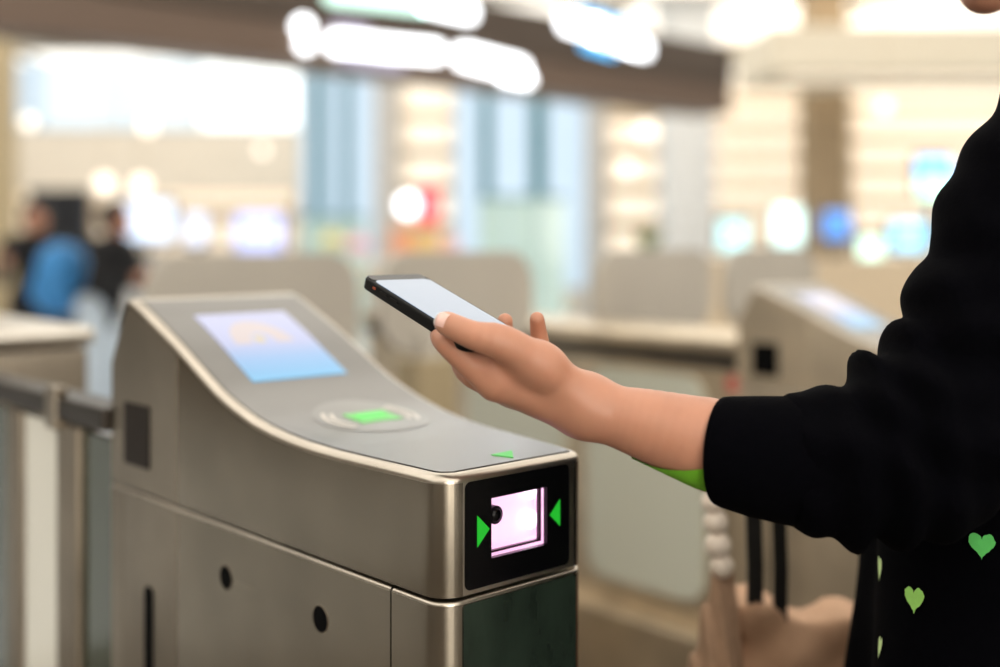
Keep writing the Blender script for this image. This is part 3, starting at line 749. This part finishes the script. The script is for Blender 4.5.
V7, Q7 = surface(tas_f, (C(670, 0, 1.37)[0], 1.3, .60), (C(760, 0, 1.37)[0], 1.44, .84), .005)
mobj('cloth_tassel', hall(V7), Q7.tolist(), mat('tassel_tan', (170, 138, 112), .9, noise=.2, nscale=(60, 60, 60)), bag, smooth=True)

# ---------------------------------------------------------------- overhead sign gantry
GYY = 6.16
gan = empty('sign_gantry', (4.5, GYY, 2.3), 'dark brown hanging sign beam with glowing white signs above the gates', 'sign gantry')
mobj('beam', *boxv(-2.0, 8.40, GYY, GYY+.45, 2.55, 2.89, .01), mat('gantry_brown', (84, 72, 63), .45, .3, noise=.1, nscale=(1, 1, 1)), gan)
mobj('lower_fascia', *boxv(-2.0, 8.40, GYY+.02, GYY+.43, 2.3, 2.55, .01), mat('gantry_lower_reflect', (112, 94, 82), .45, .3, noise=.1, nscale=(1, 1, 1)), gan)  # lighter lower face, reflected light put into its colour
for x in (.5, 3.5, 6.5): mobj('hanger', *tube([(x, GYY+.22, 2.88), (x, GYY+.22, 4.6)], .03), STEELDK, gan)
def onY(px, py, Y):
    a = YAW+math.atan((px-500)/F); X = Y*math.tan(a); d = X*SN+Y*CS; return X, CH-(py-HY)/F*d
SG = mat('sign_glow', (250, 252, 255), .4, emit=(246, 250, 255), strength=3.2)
SGB = mat('sign_glow_blue', (90, 180, 240), .4, emit=(70, 180, 245), strength=1.3)
SGG = mat('sign_glow_mint', (200, 240, 225), .4, emit=(205, 245, 232), strength=1.2)
SGL = mat('sign_glow_lavender', (170, 165, 190), .4, emit=(168, 164, 186), strength=.45)
def lit(px0, py0, px1, py1, h, m, name='sign_light', yo=.012):
    a = onY(px0, py0, GYY); b_ = onY(px1, py1, GYY); V = []
    # a bar between two points of the fascia, height h metres, rounded ends
    ln = math.hypot(b_[0]-a[0], b_[1]-a[1]); dx, dz = (b_[0]-a[0])/max(ln, 1e-6), (b_[1]-a[1])/max(ln, 1e-6)
    P = rrect(-h/2, ln+h/2, -h/2, h/2, h*.49, 5)
    return mobj(name, *prism(P, GYY-yo, GYY+.03, lambda p, q, r: (a[0]+dx*p-dz*q, r, a[1]+dz*p+dx*q)), m, gan)
lit(303, 26, 304, 27, .115, SG); lit(305, 44, 306, 45, .09, SG)
lit(336, 43, 436, 52, .13, SG); lit(345, 58, 400, 66, .07, SGL); lit(335, 26, 365, 30, .06, SGL)
lit(464, 56, 520, 70, .16, SG); lit(505, 76, 528, 80, .08, SG)
lit(330, -4, 420, 6, .10, SGG); lit(425, 2, 468, 12, .14, SG)
lit(566, 22, 594, 30, .16, SG); lit(594, 30, 626, 42, .17, SG); lit(632, 46, 644, 49, .14, SG)
lit(582, 16, 622, 27, .11, SGB, yo=.006); lit(585, 44, 612, 52, .08, SGB, yo=.006)

# ---------------------------------------------------------------- far side of the hall: shops, columns, screens, lamps
def ubox(name, px0, px1, py0, py1, v, th, m, parent=None, bev=0):
    u0, _, z1 = C(px0, py0, v); u1, _, z0 = C(px1, py1, v)
    return mobj(name, *boxv(u0, u1, v, v+th, max(z0, 0.001), z1, bev, xf=Wd), m, parent)
BEI = mat('shop_beige', (240, 230, 212), .7, noise=.06, nscale=(1, 1, 1)); TAN = mat('shop_tan', (216, 200, 176), .7, noise=.08, nscale=(1, 1, 1))
STRIP = mat('shelf_light_warm', (255, 240, 218), .4, emit=(252, 238, 218), strength=.46)
def shelf_unit(px0, px1, py0, py1, v, rows_, label, m=BEI, strip=STRIP):
    u0, _, z1 = C(px0, py0, v); u1, _, z0 = C(px1, py1, v); z0 = 0 if py1 > 225 else z0
    r = empty('shelf_unit', Wd((u0+u1)/2, v, z0), label, 'shelf unit', 'lit shelf units')
    mobj('back', *boxv(u0, u1, v+.5, v+.55, z0, z1, xf=Wd), m, r)
    for u in (u0, u1-.06): mobj('side', *boxv(u, u+.06, v, v+.5, z0, z1, xf=Wd), TAN, r)
    zs = max(z0, .5)
    for k in range(rows_):
        z = zs+(z1-zs)*(k+.5)/rows_
        sh = mobj('shelf', *boxv(u0+.06, u1-.06, v+.05, v+.5, z, z+.05, xf=Wd), TAN, r)
        mobj('light_strip', *boxv(u0+.08, u1-.08, v+.06, v+.2, z+.12, z+.12+(z1-zs)/rows_*.68, xf=Wd), strip, r)
    return r
fa_ = ubox('shop_fascia', -60, 300, 131, 192, 19.5, .6, mat('fascia_beige_glow', (236, 226, 210), .7, emit=(250, 238, 222), strength=.05, noise=.05, nscale=(1, 1, 1)))  # faint glow added so the fascia comes out brighter
tag(fa_, 'long beige shop fascia below the bright high windows', 'fascia')
ct = ubox('shop_counter', -60, 305, 262, 330, 18, .8, mat('counter_white', (224, 224, 224), .5)); tag(ct, 'long pale shop counter at the far left', 'counter')
shelf_unit(-40, 90, 192, 262, 20.5, 3, 'lit shelf unit behind the black kiosk at the far left')
shelf_unit(92, 298, 192, 262, 20.5, 2, 'lit shelf unit behind the small blue screens at the left', m=mat('shop_white', (226, 226, 228), .7))
shelf_unit(398, 456, 98, 262, 18.5, 5, 'narrow warm lit shelf unit between the two blue glazings')
shelf_unit(606, 664, 98, 262, 18.5, 5, 'narrow warm lit shelf unit right of the wide blue glazing')
shelf_unit(690, 806, 92, 258, 19, 7, 'wide warm lit shelf unit left of the tan column')
shelf_unit(850, 1040, 96, 258, 19.5, 6, 'wide warm lit shelf unit right of the tan column')
def column(px0, px1, py0, v, rgb, label):
    u0, _, z1 = C(px0, py0, v); u1 = C(px1, 0, v)[0]
    r = empty('column', Wd((u0+u1)/2, v, 0), label, 'column', 'hall columns')
    m = mat('column_%d_%d_%d' % rgb, rgb, .6, noise=.04, nscale=(1, 1, 1)); th = u1-u0
    mobj('shaft', *boxv(u0, u1, v, v+th, .25, 4.4, .03, xf=Wd), m, r)
    mobj('plinth', *boxv(u0-.04, u1+.04, v-.04, v+th+.04, 0, .25, xf=Wd), m, r)
    mobj('capital', *boxv(u0-.05, u1+.05, v-.05, v+th+.05, 4.4, 4.6, xf=Wd), m, r)
column(374, 396, 70, 16, (206, 205, 204), 'narrow pale grey column right of the first blue glazing')
column(586, 606, 90, 16, (200, 199, 198), 'narrow grey column right of the wide blue glazing')
column(664, 716, 100, 16, (238, 241, 243), 'wide pale column beyond the end of the sign beam')
column(808, 848, 85, 15, (172, 150, 120), 'tan column among the warm shop shelves')
column(-25, 6, 130, 15, (188, 170, 136), 'tan column at the left edge')
# glass balustrades
BAL = mat('teal_glass', (204, 234, 232), .15, emit=None, coat=.4)
for a, b_, t_, lb in ((302, 366, 216, 'pale teal glass balustrade below the first blue glazing'), (478, 566, 196, 'pale teal glass balustrade below the wide blue glazing')):
    u0, _, z1 = C(a, t_, 15.7); u1 = C(b_, 0, 15.7)[0]
    r = empty('balustrade', Wd((u0+u1)/2, 15.7, 0), lb, 'balustrade', 'balustrades'); n = 3
    for k in range(n): mobj('glass_panel', *boxv(u0+(u1-u0)*k/n+.01, u0+(u1-u0)*(k+1)/n-.01, 15.7, 15.72, .05, z1-.04, xf=Wd), BAL, r)
    mobj('handrail', *boxv(u0, u1, 15.68, 15.74, z1-.04, z1, xf=Wd), TEAL, r)
# ceiling soffits of the shops on the right
for (a, b_, v, z, lb) in ((730, 960, 17.5, 3.9, 'cream shop soffit nearest the camera at the upper right'), (730, 1010, 21.0, 3.75, 'cream shop soffit behind the nearest one'), (752, 1040, 13.6, 3.05, 'deep cream shop soffit in front of the tan column')):
    u0 = C(a, 0, v)[0]; u1 = C(b_, 0, v)[0]
    r = empty('soffit', Wd((u0+u1)/2, v, z), lb, 'soffit', 'shop soffits')
    mobj('panel', *boxv(u0, u1, v-.9, v+.9, z, z+(.18 if z > 3.5 else .5), .02, xf=Wd), mat('soffit_cream', (236, 226, 206), .6), r)
    mobj('light_strip', *boxv(u0+.3, u1-.3, v-.5, v-.2, z-.03, z+.01, xf=Wd), STRIP, r)
# displays
def display(px0, px1, py0, py1, v, rgb, st, label, rgb2=None):
    u0, _, z1 = C(px0, py0, v); u1, _, z0 = C(px1, py1, v)
    r = empty('display_monitor', Wd((u0+u1)/2, v, z0), label, 'display', 'far displays')
    mobj('casing', *boxv(u0-.04, u1+.04, v+.01, v+.08, z0-.04, z1+.04, .01, xf=Wd), mat('casing_grey', (120, 116, 110), .5), r)
    mobj('screen', *boxv(u0, u1, v, v+.02, z0, z1, xf=Wd), mat('screen_%d_%d_%d' % rgb, rgb, .3, emit=rgb, strength=st), r)
    if rgb2: mobj('screen_field', *boxv(u0, u1, v-.004, v+.01, z0, (z0+z1)/2, xf=Wd), mat('screen_%d_%d_%d' % rgb2, rgb2, .3, emit=rgb2, strength=st), r)
    mobj('stand', *boxv((u0+u1)/2-.04, (u0+u1)/2+.04, v+.03, v+.07, 0, z0-.03, xf=Wd), mat('casing_grey', (1, 1, 1)), r)
    return r
display(116, 172, 202, 240, 14, (206, 224, 250), 1.0, 'pale blue display left of the foreground gate')
display(236, 282, 214, 250, 14, (190, 200, 250), .95, 'lavender display above the large grey flap')
display(186, 206, 214, 244, 14, (214, 222, 244), .95, 'narrow pale display between two wider ones')
display(918, 950, 158, 198, 13, (110, 190, 250), 1.3, 'bright blue and mint display beside the shoulder', (190, 250, 226))
display(720, 746, 220, 250, 13, (176, 226, 232), 1.2, 'small cyan display at the left of the right-hand shops')
display(774, 802, 208, 244, 13, (214, 250, 250), 1.4, 'white cyan display beside the tan column')
display(824, 850, 212, 238, 13, (84, 146, 226), .9, 'blue display in front of the tan column')
display(860, 882, 238, 258, 12.5, (206, 250, 232), 1.5, 'small mint display low by the shoulder')
display(892, 926, 222, 250, 13, (150, 216, 248), 1.2, 'wide sky blue display low beside the upper arm')
cn = ubox('shop_counter', 690, 1000, 258, 330, 11.5, .7, mat('counter_beige', (206, 186, 158), .6, noise=.08, nscale=(1, 1, 1))); tag(cn, 'long beige counter behind the blurred gate at the right', 'counter')
# globe lamps
GL = mat('globe_lamp_warm', (255, 246, 228), .4, emit=(255, 244, 228), strength=1.3); GLC = mat('globe_lamp_cool', (250, 252, 255), .4, emit=(248, 250, 255), strength=3.0)
def lamp(px, py, v, r, m, label):
    u, _, z = C(px, py, v); g_ = empty('globe_lamp', Wd(u, v, z-r), label, 'lamp', 'globe lamps')
    mobj('globe', *ball(Wd(u, v, z), r, 14, 10), m, g_, smooth=True)
    mobj('cord', *tube([Wd(u, v, z+r*.9), Wd(u, v, 4.6)], .008, 6), TAN, g_)
for px, py, v, r, m, lb in ((28, 122, 14, .075, GL, 'round lamp at the far left below the pale window'), (148, 126, 13.2, .08, GL, 'round lamp in front of the beige fascia'), (215, 55, 12, .06, GLC, 'round lamp just under the sign beam, left of the brightest window'),
        (104, 184, 14, .10, GL, 'warm round lamp above the black kiosk edge'), (141, 185, 14, .10, GL, 'warm round lamp above the pale blue display'), (262, 150, 15, .06, GL, 'faint round lamp in front of the fascia, right end'),
        (646, 131, 13, .10, GL, 'warm round lamp under the end of the sign beam'), (627, 168, 14, .08, GL, 'lower warm round lamp right of the grey column'), (773, 1, 11, .085, GLC, 'bright white round lamp at the top edge of the picture'),
        (884, 106, 11.8, .065, GL, 'round lamp in front of the cream soffits'), (408, 205, 13, .115, GLC, 'white round lamp next to the red sign')):
    lamp(px, py, v, r, m, lb)
# red sign, stock and flowers
rs = empty('red_sign', CW(428, 228, 13.2), 'red upright sign beside a white round lamp', 'sign')
ubox('sign_board', 418, 438, 186, 224, 13.2, .06, mat('sign_red', (226, 56, 84), .5, emit=(226, 50, 78), strength=.45), rs); ubox('pole', 426, 430, 224, 345, 13.24, .04, TAN, rs)
for a, b_, t_, q_, rgb, lb in ((390, 412, 228, 262, (246, 176, 140), 'orange carton under the round lamp'), (413, 440, 232, 262, (250, 206, 130), 'yellow carton beside the orange one'), (442, 458, 238, 262, (238, 190, 190), 'pale pink carton at the end of the row')):
    r = empty('carton', CW((a+b_)/2, q_, 14.5), lb, 'carton', 'cartons')
    ubox('box', a, b_, t_, q_, 14.5, .25, mat('carton_%d_%d_%d' % rgb, rgb, .6, noise=.1, nscale=(3, 3, 3)), r); ubox('flap', a+1, b_-1, t_-2, t_, 14.5, .12, mat('carton_%d_%d_%d' % rgb, rgb), r)
sh_ = empty('display_table', CW(410, 300, 14.4), 'pale display table carrying cartons and flowers', 'table')
ubox('table_top', 318, 470, 262.2, 267, 14.5, .6, BEI, sh_)
for a in (322, 462): ubox('leg', a, a+5, 267, 334, 14.55, .06, TAN, sh_)
for px, py, rgb, lb in ((330, 246, (240, 226, 150), 'yellow bunch of flowers'), (356, 250, (244, 186, 206), 'pink bunch of flowers')):
    u, _, z = C(px, py, 14.5); r = empty('flower_bunch', CW(px, 262, 14.7), lb, 'flowers', 'flower bunches')
    mobj('vase', *tube([Wd(u, 14.7, C(px, 262, 14.5)[2]+.001), Wd(u, 14.7, z-.02)], [.05, .07], 10), BAL, r)
    for k in range(16):
        t = k*2.4; rr_ = .13*math.sqrt(k/16); mobj('bloom', *ball(Wd(u+rr_*math.cos(t), 14.7+rr_*math.sin(t), z+.02+.12*(1-k/16)), .055, 7, 5), mat('bloom_%d_%d_%d' % rgb, rgb, .7), r)
# plants by the pale column
pl = empty('potted_plant', CW(648, 275, 12), 'small potted plant by the wide pale column', 'plant')
u, _, z = C(648, 262, 12); mobj('pot', *tube([Wd(u, 12, 0), Wd(u, 12, z)], [.13, .17], 14), mat('pot_grey', (176, 168, 156), .6), pl)
lf = mat('leaf_green', (120, 136, 84), .6)
for k in range(22):
    t = k*2.4; ln = .25+.15*random.random(); b0 = Vector((u, 12, z)); tipp = b0+Vector((math.cos(t)*ln*.5, math.sin(t)*ln*.5, ln)); mid = b0.lerp(tipp, .5)+Vector((0, 0, .05)); sd = Vector((-math.sin(t), math.cos(t), 0))*.035
    mobj('leaf', [Wd(*b0), Wd(*(mid+sd)), Wd(*tipp), Wd(*(mid-sd))], [[0, 1, 2, 3]], lf, pl)
# black kiosk and the two people at the far left
kk = empty('kiosk', CW(56, 345, 11), 'tall black kiosk panel behind the two people', 'kiosk')
ubox('panel', 28, 86, 189, 262, 11, .12, mat('kiosk_black', (22, 24, 30), .4), kk, .01); ubox('foot', 40, 76, 262, 363, 11.02, .1, mat('kiosk_foot', (60, 60, 64), .5), kk)
def passer(u0, v0, h, face, lean, top, pants, hairc, label, pack=None, arms=((.1, .25), (.1, .25))):
    """standing figure; face = heading angle in the hall frame"""
    cf_, sf_ = math.cos(face), math.sin(face)
    def L(f_, s, z): return (u0+cf_*f_-sf_*s, v0+sf_*f_+cf_*s, z*h)
    root = empty('person', Wd(u0, v0, 0), label, 'person', 'people by the kiosk')
    hd = L(lean*1.25, 0, .93)
    def bf(P):
        d = ell(P, hd, (.088, .088, .115)); d = smin(d, cap(P, L(lean*1.25+.05, 0, .915), L(lean*1.25+.085, 0, .885), .05, .03), .02); d = smin(d, cap(P, L(lean*1.25+.09, 0, .93), L(lean*1.25+.105, 0, .918), .012, .014), .01)
        d = smin(d, cap(P, hd, L(lean, 0, .80), .05, .055), .02); d = smin(d, cap(P, L(lean, 0, .76), L(0, 0, .53), .10, .11), .05)
        for s, (f1, f2) in zip((-1, 1), arms):
            d = np.minimum(d, chain(P, [(L(lean, s*.17, .80), .04), (L(lean+f1*.5, s*.22, .63), .035), (L(lean+f1+f2*.6, s*.19, .58+.25*f2), .03), (L(lean+f1+f2*.8, s*.18, .585+.3*f2), .036)]))
            d = smin(d, chain(P, [(L(0, s*.085, .50), .075), (L(.02, s*.09, .27), .05), (L(0, s*.09, .045), .036)]), .02); d = smin(d, cap(P, L(-.03, s*.09, .028), L(.15, s*.10, .02), .04, .032), .015)
        return np.maximum(d, .001-P[..., 2])
    R = .75; lo_, hi_ = (u0-R, v0-R, -.02), (u0+R, v0+R, h+.12)
    V, Q = surface(bf, lo_, hi_, .016); mobj('body', hall(V), Q.tolist(), SKIN, root, smooth=True)
    def jf(P):
        d = smin(cap(P, L(lean, 0, .775), L(0, 0, .50), .135, .14), cap(P, L(lean, -.14, .80), L(lean, .14, .80), .07, .07), .05)
        for s, (f1, f2) in zip((-1, 1), arms): d = smin(d, chain(P, [(L(lean, s*.18, .80), .062), (L(lean+f1*.5, s*.225, .63), .055), (L(lean+f1+f2*.55, s*.19, .58+.23*f2), .042)]), .02)
        return d
    V, Q = surface(jf, lo_, hi_, .016); mobj('jacket', hall(V), Q.tolist(), top, root, smooth=True)
    def tf(P):
        d = None
        for s in (-1, 1):
            e = chain(P, [(L(0, s*.085, .52), .11), (L(.02, s*.09, .27), .08), (L(0, s*.09, .06), .065)]); d = e if d is None else smin(d, e, .03)
        return np.maximum(d, .06-P[..., 2])
    V, Q = surface(tf, lo_, hi_, .018); mobj('trousers', hall(V), Q.tolist(), pants, root, smooth=True)
    def hf(P): return np.maximum(ell(P, L(lean*1.25-.018, 0, .942), (.102, .102, .122)), -ell(P, L(lean*1.25+.10, 0, .905), (.085, .085, .11)))
    V, Q = surface(hf, lo_, hi_, .014); mobj('hair', hall(V), Q.tolist(), hairc, root, smooth=True)
    return root, L
HAIR = mat('hair_dark', (1, 1, 1)); JB = mat('jacket_black', (14, 14, 18), .8); TB = mat('trousers_dark', (20, 22, 28), .8); TW = mat('trousers_pale', (196, 210, 224), .8)
u, v, _ = C(36, 0, 8.4)
passer(u, v, 1.44, -1.2, .06, JB, TB, HAIR, 'person in black in front of the kiosk, arms bent forward', arms=((.16, .5), (.1, .3)))
u, v, _ = C(100, 0, 7.6)
r, L = passer(u, v, 1.42, -.25, .10, JB, TW, HAIR, 'person in black wearing a bright blue backpack', arms=((.1, .3), (.12, .4)))
bk = empty('backpack', Wd(*L(-.2, 0, .56)), 'bright blue backpack worn by a person at the far left', 'backpack')
def pk(P): return smin(cap(P, L(-.29, -.03, .72), L(-.31, -.03, .60), .14, .16), cap(P, L(-.29, .05, .72), L(-.31, .05, .60), .14, .16), .06)
V, Q = surface(pk, (u-.8, v-.8, .6), (u+.8, v+.8, 1.5), .016); mobj('pack_body', hall(V), Q.tolist(), mat('backpack_blue', (60, 140, 206), .6, noise=.35, nscale=(5, 5, 5)), bk, smooth=True)
def pk2(P): return ell(P, L(-.42, 0, .60), (.10, .10, .12))
V, Q = surface(pk2, (u-.8, v-.8, .6), (u+.8, v+.8, 1.3), .016); mobj('pocket', hall(V), Q.tolist(), mat('backpack_bright', (30, 140, 220), .6), bk, smooth=True)
for s in (-1, 1): mobj('shoulder_strap', *tube([Wd(*L(-.12, s*.1, .82)), Wd(*L(.0, s*.12, .855)), Wd(*L(.17, s*.11, .78)), Wd(*L(.15, s*.14, .66)), Wd(*L(-.1, s*.15, .58))], .02, 8), STR, bk)
